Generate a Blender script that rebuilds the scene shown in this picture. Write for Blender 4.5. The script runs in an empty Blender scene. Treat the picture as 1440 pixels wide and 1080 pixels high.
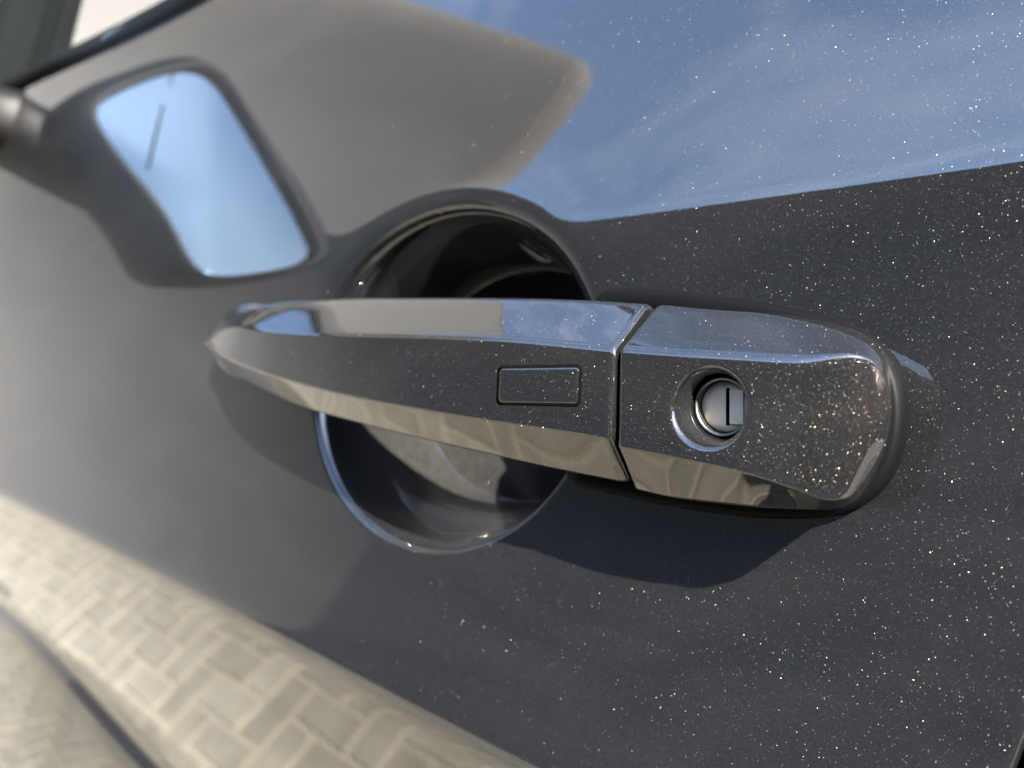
import bpy, bmesh, math, random
import numpy as np
from mathutils import Vector, Matrix, Euler

random.seed(7)
RNG = np.random.default_rng(7)
sc = bpy.context.scene
C = sc.collection
R = math.radians

# ------------------------------------------------------------------ camera
H = 0.95                      # lens height above the paving; z below is mostly relative to it
CAM_D = 0.150                 # lens to door skin
YAW = R(50)                   # angle between view axis and the car's long axis
FPX = 1081.0
cam = bpy.data.cameras.new('camera')
camo = bpy.data.objects.new('camera', cam); C.objects.link(camo)
camo.location = (0, -CAM_D, H)
camo.rotation_euler = (R(90), 0, R(90) - YAW)
cam.sensor_width = 36.0
cam.lens = 36.0 * FPX / 1440.0
cam.clip_start = 0.005
cam.clip_end = 500
cam.dof.use_dof = True
cam.dof.focus_distance = 0.142
cam.dof.aperture_fstop = 12.5
sc.camera = camo

# ------------------------------------------------------------------ daylight
TOSUN = Vector((0.80, -0.52, 0.60)).normalized()
sun = bpy.data.lights.new('sun', 'SUN')
suno = bpy.data.objects.new('sun', sun); C.objects.link(suno)
sun.energy = 3.2
sun.angle = R(0.53)
sun.color = (1.0, 0.94, 0.84)
suno.rotation_euler = (-TOSUN).to_track_quat('-Z', 'Y').to_euler()
world = bpy.data.worlds.new('World'); sc.world = world
world.use_nodes = True
wn = world.node_tree.nodes; wl = world.node_tree.links
sky = wn.new('ShaderNodeTexSky'); sky.sky_type = 'NISHITA'; sky.sun_disc = False
sky.sun_elevation = math.asin(TOSUN.z)
sky.sun_rotation = math.atan2(TOSUN.x, TOSUN.y)
sky.air_density = 1.0; sky.dust_density = 0.8; sky.ozone_density = 2.6
wn['Background'].inputs['Strength'].default_value = 0.09
wtc = wn.new('ShaderNodeTexCoord')
wmp = wn.new('ShaderNodeMapping'); wmp.inputs['Scale'].default_value = (1.2, 4.0, 2.2); wmp.inputs['Rotation'].default_value = (0, 0, R(25))
wl.new(wtc.outputs['Generated'], wmp.inputs['Vector'])
cnz = wn.new('ShaderNodeTexNoise'); cnz.inputs['Scale'].default_value = 1.7; cnz.inputs['Detail'].default_value = 7; cnz.inputs['Roughness'].default_value = 0.62; cnz.inputs['Distortion'].default_value = 0.7
wl.new(wmp.outputs[0], cnz.inputs['Vector'])
cmr = wn.new('ShaderNodeMapRange'); cmr.inputs['From Min'].default_value = 0.48; cmr.inputs['From Max'].default_value = 0.80; cmr.inputs['To Max'].default_value = 0.16
wl.new(cnz.outputs['Fac'], cmr.inputs['Value'])
cmx = wn.new('ShaderNodeMix'); cmx.data_type = 'RGBA'; cmx.inputs['B'].default_value = (9.0, 9.2, 9.6, 1)
wl.new(cmr.outputs[0], cmx.inputs['Factor']); wl.new(sky.outputs[0], cmx.inputs['A'])
wl.new(cmx.outputs['Result'], wn['Background'].inputs['Color'])
vs = sc.view_settings
vs.view_transform = 'Standard'; vs.look = 'None'; vs.gamma = 1.0
vs.use_curve_mapping = False
vs.exposure = 4.25
sc.cycles.max_bounces = 12
sc.cycles.glossy_bounces = 8
sc.cycles.transmission_bounces = 8
sc.cycles.sample_clamp_indirect = 30.0
sc.cycles.caustics_reflective = False
sc.cycles.caustics_refractive = False

# ------------------------------------------------------------------ materials
def node_mat(name):
    m = bpy.data.materials.new(name); m.use_nodes = True
    nt = m.node_tree
    return m, nt, nt.nodes['Principled BSDF'], nt.nodes, nt.links

def simple(name, col, rough=0.5, metal=0.0, coat=0.0, spec=0.5, noise=0.0, nscale=60.0, rvar=0.0, bump=0.0):
    m, nt, b, N, L = node_mat(name)
    b.inputs['Roughness'].default_value = rough
    b.inputs['Metallic'].default_value = metal
    b.inputs['Coat Weight'].default_value = coat
    b.inputs['Specular IOR Level'].default_value = spec
    b.inputs['Base Color'].default_value = (*col, 1)
    tc = N.new('ShaderNodeTexCoord')
    nz = N.new('ShaderNodeTexNoise'); nz.inputs['Scale'].default_value = nscale; nz.inputs['Detail'].default_value = 5
    L.new(tc.outputs['Object'], nz.inputs['Vector'])
    if noise:
        mr = N.new('ShaderNodeMapRange'); mr.inputs['To Min'].default_value = 1 - noise; mr.inputs['To Max'].default_value = 1 + noise
        L.new(nz.outputs['Fac'], mr.inputs['Value'])
        mx = N.new('ShaderNodeVectorMath'); mx.operation = 'SCALE'; mx.inputs[0].default_value = col
        L.new(mr.outputs[0], mx.inputs['Scale']); L.new(mx.outputs[0], b.inputs['Base Color'])
    if rvar:
        mr = N.new('ShaderNodeMapRange'); mr.inputs['To Min'].default_value = max(0, rough - rvar); mr.inputs['To Max'].default_value = rough + rvar
        L.new(nz.outputs['Fac'], mr.inputs['Value']); L.new(mr.outputs[0], b.inputs['Roughness'])
    if bump:
        bp = N.new('ShaderNodeBump'); bp.inputs['Strength'].default_value = 1; bp.inputs['Distance'].default_value = bump
        L.new(nz.outputs['Fac'], bp.inputs['Height']); L.new(bp.outputs[0], b.inputs['Normal'])
    return m

def paint(name, base=(0.0042, 0.0044, 0.0050), flake=True, frac=0.74, haze=0.0010, cup_sun_patch=False):
    """gunmetal metallic paint: flake-filled dark metal under clear lacquer, thin road dust"""
    m, nt, b, N, L = node_mat(name)
    tc = N.new('ShaderNodeTexCoord')
    geo = N.new('ShaderNodeNewGeometry')
    b.inputs['Metallic'].default_value = 0.30
    b.inputs['Specular IOR Level'].default_value = 0.0
    b.inputs['Roughness'].default_value = 0.42
    b.inputs['Base Color'].default_value = (*base, 1)
    b.inputs['Coat Weight'].default_value = 1.0
    b.inputs['Coat IOR'].default_value = 1.62
    # orange peel and dust film on the lacquer
    nz = N.new('ShaderNodeTexNoise'); nz.inputs['Scale'].default_value = 14; nz.inputs['Detail'].default_value = 6
    L.new(tc.outputs['Object'], nz.inputs['Vector'])
    mr = N.new('ShaderNodeMapRange'); mr.inputs['From Min'].default_value = 0.35; mr.inputs['From Max'].default_value = 0.7
    mr.inputs['To Min'].default_value = 0.004; mr.inputs['To Max'].default_value = 0.035
    L.new(nz.outputs['Fac'], mr.inputs['Value']); L.new(mr.outputs[0], b.inputs['Coat Roughness'])
    op = N.new('ShaderNodeTexNoise'); op.inputs['Scale'].default_value = 420; op.inputs['Detail'].default_value = 2
    L.new(tc.outputs['Object'], op.inputs['Vector'])
    ob_ = N.new('ShaderNodeBump'); ob_.inputs['Strength'].default_value = 1.0; ob_.inputs['Distance'].default_value = 0.0000045
    L.new(op.outputs['Fac'], ob_.inputs['Height']); L.new(ob_.outputs[0], b.inputs['Coat Normal'])
    def flakes(scale, spread):
        v = N.new('ShaderNodeTexVoronoi'); v.inputs['Scale'].default_value = scale
        L.new(tc.outputs['Object'], v.inputs['Vector'])
        s1 = N.new('ShaderNodeVectorMath'); s1.operation = 'SUBTRACT'; s1.inputs[1].default_value = (.5, .5, .5)
        L.new(v.outputs['Color'], s1.inputs[0])
        s2 = N.new('ShaderNodeVectorMath'); s2.operation = 'SCALE'; s2.inputs['Scale'].default_value = spread
        L.new(s1.outputs[0], s2.inputs[0])
        s3 = N.new('ShaderNodeVectorMath'); s3.operation = 'ADD'
        L.new(geo.outputs['Normal'], s3.inputs[0]); L.new(s2.outputs[0], s3.inputs[1])
        s4 = N.new('ShaderNodeVectorMath'); s4.operation = 'NORMALIZE'
        L.new(s3.outputs[0], s4.inputs[0])
        return v, s4
    v, nrm = flakes(5200, 0.35)
    L.new(nrm.outputs[0], b.inputs['Normal'])
    # few large bright flakes
    v2, nrm2 = flakes(6200, 1.5)
    g = N.new('ShaderNodeBsdfGlossy'); g.inputs['Roughness'].default_value = 0.36
    g.inputs['Color'].default_value = (0.042, 0.037, 0.028, 1)
    L.new(nrm2.outputs[0], g.inputs['Normal'])
    fw = N.new('ShaderNodeTexWhiteNoise'); L.new(v2.outputs['Position'], fw.inputs['Vector'])
    fr = N.new('ShaderNodeValToRGB'); cr_ = fr.color_ramp
    cr_.elements[0].position = 0.0; cr_.elements[0].color = (0.004, 0.004, 0.004, 1)
    cr_.elements[1].position = 1.0; cr_.elements[1].color = (0.090, 0.078, 0.052, 1)
    for p_, c_ in ((0.45, (0.011, 0.011, 0.0115)), (0.75, (0.026, 0.025, 0.022)), (0.93, (0.048, 0.044, 0.034))):
        e_ = cr_.elements.new(p_); e_.color = (*c_, 1)
    fs = N.new('ShaderNodeSeparateColor'); L.new(fw.outputs['Color'], fs.inputs[0])
    L.new(fs.outputs[1], fr.inputs[0])
    sp = N.new('ShaderNodeSeparateColor'); L.new(v2.outputs['Color'], sp.inputs[0])
    wnz = N.new('ShaderNodeTexWhiteNoise'); L.new(v2.outputs['Position'], wnz.inputs['Vector'])
    gt = N.new('ShaderNodeMath'); gt.operation = 'GREATER_THAN'; gt.inputs[1].default_value = frac
    L.new(wnz.outputs['Value'], gt.inputs[0])
    lt = N.new('ShaderNodeMath'); lt.operation = 'LESS_THAN'; lt.inputs[1].default_value = 0.36
    L.new(v2.outputs['Distance'], lt.inputs[0])
    mu = N.new('ShaderNodeMath'); mu.operation = 'MULTIPLY'
    L.new(gt.outputs[0], mu.inputs[0]); L.new(lt.outputs[0], mu.inputs[1])
    fm = N.new('ShaderNodeVectorMath'); fm.operation = 'SCALE'
    L.new(fr.outputs[0], fm.inputs[0]); L.new(mu.outputs[0], fm.inputs['Scale']); L.new(fm.outputs[0], g.inputs['Color'])
    mx = N.new('ShaderNodeAddShader')
    L.new(b.outputs[0], mx.inputs[0]); L.new(g.outputs[0], mx.inputs[1])
    # road dust: thin diffuse veil in patches
    df = N.new('ShaderNodeBsdfDiffuse'); df.inputs['Color'].default_value = (0.42, 0.39, 0.34, 1)
    nd = N.new('ShaderNodeTexNoise'); nd.inputs['Scale'].default_value = 26; nd.inputs['Detail'].default_value = 8
    smp = N.new('ShaderNodeMapping'); smp.inputs['Rotation'].default_value = (0, R(35), 0); smp.inputs['Scale'].default_value = (0.45, 1.0, 1.5)
    L.new(tc.outputs['Object'], smp.inputs['Vector']); L.new(smp.outputs[0], nd.inputs['Vector'])
    nd.inputs['Distortion'].default_value = 0.8
    md = N.new('ShaderNodeMapRange'); md.inputs['From Min'].default_value = 0.42; md.inputs['From Max'].default_value = 0.78
    md.inputs['To Min'].default_value = haze * 0.4; md.inputs['To Max'].default_value = haze * 5.0
    L.new(nd.outputs['Fac'], md.inputs['Value'])
    fac = md.outputs[0]
    if cup_sun_patch:  # paler veil painted over the bowl's sunlit patch to brighten it
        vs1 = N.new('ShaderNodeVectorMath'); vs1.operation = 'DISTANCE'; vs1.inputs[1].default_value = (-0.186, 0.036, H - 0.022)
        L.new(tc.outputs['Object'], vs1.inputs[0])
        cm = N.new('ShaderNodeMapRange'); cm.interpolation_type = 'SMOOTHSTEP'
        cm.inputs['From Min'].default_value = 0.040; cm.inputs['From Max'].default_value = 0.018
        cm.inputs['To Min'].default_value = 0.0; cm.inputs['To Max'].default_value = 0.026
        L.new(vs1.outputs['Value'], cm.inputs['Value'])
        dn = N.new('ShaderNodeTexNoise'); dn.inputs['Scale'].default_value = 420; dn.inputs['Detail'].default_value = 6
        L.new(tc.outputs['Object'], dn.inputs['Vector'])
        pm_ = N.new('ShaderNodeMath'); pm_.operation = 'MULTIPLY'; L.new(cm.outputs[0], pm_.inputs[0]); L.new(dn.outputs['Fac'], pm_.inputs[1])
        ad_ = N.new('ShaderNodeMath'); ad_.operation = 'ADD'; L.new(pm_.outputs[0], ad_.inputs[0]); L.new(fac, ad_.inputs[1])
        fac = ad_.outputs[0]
    mx2 = N.new('ShaderNodeMixShader')
    L.new(fac, mx2.inputs[0]); L.new(mx.outputs[0], mx2.inputs[1]); L.new(df.outputs[0], mx2.inputs[2])
    L.new(mx2.outputs[0], N['Material Output'].inputs['Surface'])
    return m

M = {}
M['paint'] = paint('gunmetal_paint')
M['paint_door'] = paint('gunmetal_paint_door', cup_sun_patch=True)
M['paint_handle'] = paint('gunmetal_paint_handle', base=(0.0038, 0.0038, 0.0040), frac=0.62, haze=0.0008)
M['rubber'] = simple('black_rubber', (0.0012, 0.0012, 0.0013), 0.5, spec=0.04, noise=0.2)
M['trim'] = simple('black_trim', (0.004, 0.0045, 0.0046), 0.5, spec=0.0, noise=0.1)
M['mirror_shell'] = simple('black_mirror_shell', (0.0022, 0.002, 0.0018), 0.5, spec=0.10, noise=0.2, nscale=200)
M['lock_metal'] = simple('lock_steel', (0.11, 0.108, 0.105), 0.38, metal=1.0, rvar=0.1, nscale=900, bump=0.00002)
M['lock_face'] = simple('lock_zinc', (0.36, 0.30, 0.235), 0.55, metal=0.45, rvar=0.15, nscale=700, noise=0.15)
M['shadow_gap'] = simple('dark_gap', (0.0015, 0.0015, 0.0015), 0.7, spec=0.0)
M['interior'] = simple('interior_cloth', (0.040, 0.044, 0.040), 0.9, noise=0.2)
M['glass_mirror'] = simple('mirror_glass', (0.105, 0.160, 0.225), 0.01, metal=1.0)
m, nt, b, N, L = node_mat('side_glass'); M['glass'] = m
b.inputs['Base Color'].default_value = (0.62, 0.72, 0.66, 1); b.inputs['Roughness'].default_value = 0.0
b.inputs['IOR'].default_value = 1.52; b.inputs['Transmission Weight'].default_value = 1.0
M['lint'] = simple('pale_lint', (0.035, 0.032, 0.028), 0.8, noise=0.2, nscale=500)
M['dust'] = simple('pale_dust', (0.034, 0.030, 0.021), 0.7, noise=0.35, nscale=900)
M['wall'] = simple('grey_render', (0.125, 0.114, 0.102), 0.85, noise=0.10, nscale=3, bump=0.002)
M['dark_clad'] = simple('dark_cladding', (0.100, 0.098, 0.097), 0.6, noise=0.15, nscale=2)
M['pale_wall'] = simple('pale_render', (0.100, 0.096, 0.086), 0.85, noise=0.1, nscale=1)
M['phone_black'] = simple('phone_glass', (0.012, 0.012, 0.013), 0.2, noise=0.1)
M['skin'] = simple('skin', (0.42, 0.22, 0.16), 0.5, noise=0.12, nscale=90)
M['shirt'] = simple('dark_red_cotton', (0.10, 0.022, 0.018), 0.9, noise=0.2, nscale=40)
M['trousers'] = simple('dark_denim', (0.018, 0.02, 0.026), 0.9, noise=0.2, nscale=60)
M['shoe'] = simple('dark_shoe', (0.02, 0.018, 0.016), 0.6, noise=0.2)
M['hair'] = simple('dark_hair', (0.015, 0.011, 0.008), 0.5, noise=0.3, nscale=200)
M['roof'] = simple('grey_roof_sheet', (0.19, 0.175, 0.16), 0.6, noise=0.08, nscale=2)
M['hedge_leaf'] = simple('hedge_leaf', (0.045, 0.06, 0.03), 0.55, noise=0.3, nscale=8)
M['sand'] = simple('joint_sand', (0.185, 0.158, 0.110), 0.95, noise=0.25, nscale=40)

m, nt, b, N, L = node_mat('paver_concrete'); M['paver'] = m
tc = N.new('ShaderNodeTexCoord'); oi = N.new('ShaderNodeObjectInfo')
geo = N.new('ShaderNodeNewGeometry')
nz = N.new('ShaderNodeTexNoise'); nz.inputs['Scale'].default_value = 9; nz.inputs['Detail'].default_value = 9; nz.inputs['Roughness'].default_value = 0.7
L.new(geo.outputs['Position'], nz.inputs['Vector'])
cr = N.new('ShaderNodeValToRGB')
cr.color_ramp.elements[0].position = 0.25; cr.color_ramp.elements[0].color = (0.090, 0.080, 0.059, 1)
cr.color_ramp.elements[1].position = 0.75; cr.color_ramp.elements[1].color = (0.170, 0.152, 0.113, 1)
ad = N.new('ShaderNodeMath'); ad.operation = 'MULTIPLY_ADD'; ad.inputs[1].default_value = 0.30; ad.inputs[2].default_value = -0.15
L.new(oi.outputs['Random'], ad.inputs[0])
a2 = N.new('ShaderNodeMath'); a2.operation = 'ADD'; L.new(ad.outputs[0], a2.inputs[0]); L.new(nz.outputs['Fac'], a2.inputs[1])
L.new(a2.outputs[0], cr.inputs[0]); L.new(cr.outputs[0], b.inputs['Base Color'])
b.inputs['Roughness'].default_value = 0.9

# ------------------------------------------------------------------ helpers
def tag(o, label=None, cat=None, group=None, kind=None):
    if label: o['label'] = label
    if cat: o['category'] = cat
    if group: o['group'] = group
    if kind: o['kind'] = kind
    return o

def mesh_obj(name, verts, faces, mat, parent=None, smooth=True):
    me = bpy.data.meshes.new(name)
    me.from_pydata([tuple(v) for v in verts], [], [tuple(f) for f in faces])
    me.update()
    if smooth: me.polygons.foreach_set('use_smooth', np.ones(len(me.polygons), dtype=bool))
    me.materials.append(mat)
    o = bpy.data.objects.new(name, me); C.objects.link(o)
    if parent: o.parent = parent
    return o

def grid_obj(name, P, mat, parent=None, wrap=False, caps=False, flip=False, smooth=True):
    """P: (n, m, 3) array of points -> quad sheet"""
    n, m_ = P.shape[:2]
    idx = np.arange(n * m_).reshape(n, m_)
    if wrap: idx = np.concatenate([idx, idx[:, :1]], axis=1)
    a, b_, c, d = idx[:-1, :-1], idx[1:, :-1], idx[1:, 1:], idx[:-1, 1:]
    q = np.stack([a, b_, c, d] if not flip else [d, c, b_, a], axis=-1).reshape(-1, 4)
    loops = q.reshape(-1).astype(np.int32)
    nf = len(q); starts = np.arange(0, nf * 4, 4, dtype=np.int32); tot = np.full(nf, 4, np.int32)
    if caps:
        r0 = idx[0, :m_]; r1 = idx[-1, :m_]
        if not flip: r0 = r0; r1 = r1[::-1]
        else: r0 = r0[::-1]
        loops = np.concatenate([loops, r0, r1]).astype(np.int32)
        starts = np.concatenate([starts, [nf * 4, nf * 4 + m_]]).astype(np.int32)
        tot = np.concatenate([tot, [m_, m_]]).astype(np.int32); nf += 2
    me = bpy.data.meshes.new(name)
    me.vertices.add(n * m_); me.vertices.foreach_set('co', P.reshape(-1).astype(np.float32))
    me.loops.add(len(loops)); me.loops.foreach_set('vertex_index', loops)
    me.polygons.add(nf); me.polygons.foreach_set('loop_start', starts); me.polygons.foreach_set('loop_total', tot)
    me.polygons.foreach_set('use_smooth', np.full(nf, smooth, dtype=bool))
    me.update(calc_edges=True); me.validate()
    me.materials.append(mat)
    o = bpy.data.objects.new(name, me); C.objects.link(o)
    if parent: o.parent = parent
    return o

def box_obj(name, c, s, mat, parent=None, bevel=0.0, rot=None):
    bm = bmesh.new(); bmesh.ops.create_cube(bm, size=1)
    bmesh.ops.scale(bm, vec=s, verts=bm.verts)
    if bevel: bmesh.ops.bevel(bm, geom=list(bm.edges), offset=bevel, segments=3, affect='EDGES', profile=0.5)
    if rot: bmesh.ops.rotate(bm, cent=(0, 0, 0), matrix=Euler(rot).to_matrix(), verts=bm.verts)
    bmesh.ops.translate(bm, vec=c, verts=bm.verts)
    me = bpy.data.meshes.new(name); bm.to_mesh(me); bm.free(); me.materials.append(mat)
    o = bpy.data.objects.new(name, me); C.objects.link(o)
    if parent: o.parent = parent
    return o

def pdir(u, v):
    a = (u - 720) / FPX; b_ = (540 - v) / FPX
    cy, sy = math.cos(YAW), math.sin(YAW)
    return np.array([-cy + sy * a, sy + cy * a, b_])

def at_y(u, v, y):
    """point of the photograph at a known depth y (z relative to the lens height)"""
    d = pdir(u, v); t = (y + CAM_D) / d[1]
    return np.array([d[0] * t, y, d[2] * t])

def spline(xk, yk):
    """monotone cubic (PCHIP) interpolator"""
    xk = np.asarray(xk, float); yk = np.asarray(yk, float)
    o = np.argsort(xk); xk, yk = xk[o], yk[o]
    h = np.diff(xk); dl = np.diff(yk) / h
    d = np.zeros_like(yk)
    for i in range(1, len(xk) - 1):
        if dl[i-1] * dl[i] > 0:
            w1 = 2 * h[i] + h[i-1]; w2 = h[i] + 2 * h[i-1]
            d[i] = (w1 + w2) / (w1 / dl[i-1] + w2 / dl[i])
    d[0] = dl[0]; d[-1] = dl[-1]
    def f(x):
        x = np.asarray(x, float)
        i = np.clip(np.searchsorted(xk, x) - 1, 0, len(xk) - 2)
        t = (x - xk[i]) / h[i]
        t = np.clip(t, 0, 1)
        return ((2*t**3 - 3*t**2 + 1) * yk[i] + (t**3 - 2*t**2 + t) * h[i] * d[i]
                + (-2*t**3 + 3*t**2) * yk[i+1] + (t**3 - t**2) * h[i] * d[i+1])
    return f

def sp(t):  # softplus
    return np.logaddexp(0, t)

# ------------------------------------------------------------------ door skin (y inwards, z relative to lens)
z_belt = spline([-1.6, -0.64, -0.325, -0.15, 1.6], [0.238, 0.206, 0.176, 0.172, 0.186])
def z_c1(x): return 0.0376 - 0.009 * (x + 0.05)
z_c2 = spline([-1.6, -0.512, -0.273, -0.157, -0.102, 0.1, 1.6], [-0.020, -0.0616, -0.0764, -0.085, -0.0883, -0.096, -0.11])
z_c3 = spline([-1.6, -0.58, -0.40, -0.2, 0.2, 1.6], [-0.11, -0.153, -0.193, -0.235, -0.28, -0.32])
CUP = (-0.156, 0.0, 0.0535, 0.0448)   # centre x, z, radii
CUP_DEPTH = 0.047

def skin_y(x, z):
    """smooth outer skin without the handle bowl"""
    y = 0.070 * z - 1.00 * z**2
    c1 = z_c1(x); w1 = 0.0013 + 0.010 * np.clip(-(x + 0.12), 0, 0.5)
    y = y + 0.149 * w1 * sp((z - c1) / w1) + 1.295 * np.clip(z - c1, 0, None)**2
    c2 = z_c2(x); w2 = 0.0016
    y = y + 0.536 * w2 * sp((c2 - z) / w2) + 1.115 * np.clip(c2 - z, 0, None)**2
    c3 = z_c3(x); w3 = 0.0022
    y = y - 0.42 * w3 * sp((c3 - z) / w3) + 0.10 * np.clip(c3 - z, 0, None)**2
    y = y + 0.017 * np.exp(-((z - c3 + 0.004) / 0.0034)**2)
    y = y + 0.012 * (x - 0.1)**2
    return y

def bowl(x, z):
    cx, cz, rx, rz = CUP
    dx, dz = x - cx, z - cz
    q = np.sqrt((dx / rx)**2 + (dz / rz)**2) + 1e-9
    rr = np.sqrt(dx**2 + dz**2) + 1e-9
    rad = rr / q                                   # radius in this direction
    s = rad - rr                                   # distance inside the rim
    up = np.clip(dz / rr, -1, 1)
    w = 0.00045 + 0.0019 * np.clip(up + 0.25, 0, 1)
    wall = 6.0 * w * sp(s / w)
    floor = CUP_DEPTH * (1 - (0.165 - 0.025 * up) * q**2)
    k = 0.005
    h = np.clip(0.5 + 0.5 * (floor - wall) / k, 0, 1)
    dep = floor * (1 - h) + wall * h - k * h * (1 - h)
    return np.where(q < 1.6, np.clip(dep, 0, None), 0)

def door_y(x, z): return skin_y(x, z) + bowl(x, z)

def hit_skin(u, v, off=0.0):
    """point of the photograph on the smooth skin"""
    y = 0.0
    for _ in range(30):
        p = at_y(u, v, y); y = 0.5 * y + 0.5 * (float(skin_y(p[0], p[2])) + off)
    return at_y(u, v, y)

def xs_rear(z): return -0.0167 + 0.30 * (np.clip(z, -0.20, 0.08) + 0.0536) + 0.12 * np.clip(z - 0.08, 0, None)

def graded(a, b_, fine, coarse, ease=0.05, sides='both'):
    """positions from a to b, spacing fine at the chosen ends growing to coarse"""
    out = [a]; x = a
    while x < b_:
        da = (x - a) if sides in ('both', 'a') else 1e9
        db = (b_ - x) if sides in ('both', 'b') else 1e9
        t = min(1, min(da, db) / ease)
        x += fine + (coarse - fine) * t
        out.append(x)
    out = np.array(out); return a + (out - a) * (b_ - a) / (out[-1] - a)

car = bpy.data.objects.new('car', None); C.objects.link(car)
tag(car, 'dark gunmetal grey car with pull handle, key lock and side mirror, dusted with grit', 'car')

def zrows():
    f = lambda n: np.linspace(0, 1, n)
    seg = []
    e = lambda t: 0.5 - 0.5 * np.cos(np.pi * t)
    seg.append((0, f(24)[:-1] ** 0.6))                 # bottom -> c3
    seg.append((1, e(f(70))[:-1]))                     # c3 -> c2
    t = np.concatenate([0.06 * np.linspace(0, 1, 20)[:-1]**1.4, np.linspace(0.06, 0.94, 270)[:-1], 1 - 0.06 * np.linspace(1, 0, 20)**1.4])
    seg.append((2, t[:-1]))                            # c2 -> c1
    t = np.concatenate([0.03 * np.linspace(0, 1, 14)[:-1]**1.4, np.linspace(0.03, 0.20, 60)[:-1], np.linspace(0.20, 1, 60)])
    seg.append((3, t))                                 # c1 -> belt
    return seg
ZSEG = zrows()
Z_BOT = -0.52
def skin_sheet(X, shear=None, coarse=1, ybowl=True):
    cols = []
    for x in X:
        kn = [Z_BOT, float(z_c3(x)), float(z_c2(x)), float(z_c1(x)), float(z_belt(x))]
        zz = np.concatenate([kn[k] + (kn[k + 1] - kn[k]) * t for k, t in ZSEG])
        cols.append(zz)
    Z = np.array(cols)[:, ::1]
    if coarse > 1:
        keep = np.unique(np.concatenate([np.arange(0, Z.shape[1], coarse), [Z.shape[1] - 1]])); Z = Z[:, keep]
    XX = np.repeat(np.asarray(X)[:, None], Z.shape[1], 1)
    if shear is not None: XX = shear(XX, Z)
    Y = door_y(XX, Z) if ybowl else skin_y(XX, Z)
    return np.stack([XX, Y, Z + H], -1)

def hem(P, rear=None, front=None, depth=0.014, r=0.0018):
    """fold the sheet's end columns inwards (hemmed panel edge)"""
    def fold(col, sgn):
        out = []
        for k in range(1, 7):
            a = k / 6 * math.pi / 2
            c = col.copy(); c[:, 0] += sgn * r * math.sin(a); c[:, 1] += r * (1 - math.cos(a)); out.append(c)
        c = out[-1].copy(); c[:, 1] += depth; out.append(c)
        return out
    if rear: P = np.concatenate([P, np.stack(fold(P[-1], 1))], 0)
    if front: P = np.concatenate([np.stack(fold(P[0], -1)[::-1]), P], 0)
    return P

X0 = -0.0185
Xd = np.concatenate([graded(-0.93, -0.235, 0.0016, 0.008, 0.15, 'b')[:-1],
                     np.arange(-0.235, -0.085, 0.00042), np.linspace(-0.085, X0, 60)])
def door_shear(XX, Z):
    w = np.clip((XX + 0.085) / (X0 + 0.085), 0, 1)
    return XX + w * w * (xs_rear(Z) - X0)
P = hem(skin_sheet(Xd, door_shear), rear=True, front=True)
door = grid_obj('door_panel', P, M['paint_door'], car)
# rear door and front wing: the same body side carried on
Xr = np.linspace(0, 1, 120) ** 1.5
def rear_shear(XX, Z): return (xs_rear(Z) + 0.0078) * (1 - XX) + XX * 1.9
def sheet_lin(Xn, sh, xmap):
    cols = []
    for s in Xn:
        x = xmap(s)
        kn = [Z_BOT, float(z_c3(x)), float(z_c2(x)), float(z_c1(x)), float(z_belt(x))]
        cols.append(np.concatenate([kn[k] + (kn[k + 1] - kn[k]) * t for k, t in ZSEG])[::2])
    Z = np.array(cols); S = np.repeat(np.asarray(Xn)[:, None], Z.shape[1], 1)
    XX = sh(S, Z); Y = skin_y(XX, Z)
    return np.stack([XX, Y, Z + H], -1)
P = hem(sheet_lin(Xr, rear_shear, lambda s: s * 1.9), front=True)
grid_obj('rear_door_panel', P, M['paint'], car)
Xf = np.linspace(-1.55, -0.938, 60)
P = hem(skin_sheet(Xf, None, 2, False), rear=True)
grid_obj('front_wing', P, M['paint'], car)
# dark jamb seen through the shut line, sill and underbody
zz = np.linspace(Z_BOT, 0.16, 40)
P = np.stack([np.stack([xs_rear(zz) - 0.03 + k * 0.07, skin_y(xs_rear(zz), zz) + 0.011, zz + H], -1) for k in (0, 1)], 0)
grid_obj('door_jamb', P, M['shadow_gap'], car)
P = []
for x in np.linspace(-1.55, 1.9, 50):
    y0 = float(skin_y(x, Z_BOT)) + 0.012
    P.append([[x, y0 + dy, z] for dy, z in ((0.02, H + Z_BOT + 0.03), (0.0, H + Z_BOT - 0.006), (-0.006, H + Z_BOT - 0.05), (0.0, H + Z_BOT - 0.13), (0.04, H + Z_BOT - 0.17), (0.8, H + Z_BOT - 0.17))])
grid_obj('sill', np.array(P), M['trim'], car, flip=True)

# ------------------------------------------------------------------ window line
def belt_pt(x, up=0.0, inn=0.0):
    z = float(z_belt(x)); return np.array([x, float(skin_y(x, z)) + inn, z + up + H])
XB = np.linspace(-1.0, 1.9, 120)
P = []
for x in XB:
    b0 = belt_pt(x)
    P.append([b0 + np.array(o) for o in ((0, .0015, -.004), (0, -.003, .000), (0, -.0035, .006), (0, .001, .0105), (0, .0075, .0125), (0, .012, .011), (0, .013, -.004))])
grid_obj('weatherstrip', np.array(P), M['rubber'], car, flip=True)
TILT = math.tan(R(15))
def glass_sheet(x0, x1, nm, hgt=0.36):
    P = []
    for x in np.linspace(x0, x1, 24):
        b0 = belt_pt(x, 0, 0.011)
        P.append([[b0[0], b0[1] + TILT * h - 0.10 * h * (hgt - h), b0[2] + h] for h in np.linspace(-0.01, hgt, 14)])
    P = np.array(P); Q = P.copy(); Q[:, :, 1] += 0.004
    ring = np.concatenate([P, Q[:, ::-1]], axis=1)
    return grid_obj(nm, ring, M['glass'], car, wrap=True, caps=True, flip=True)
glass_sheet(-0.575, 0.005, 'window_glass')
glass_sheet(-0.86, -0.617, 'quarter_glass', 0.22)
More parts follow.
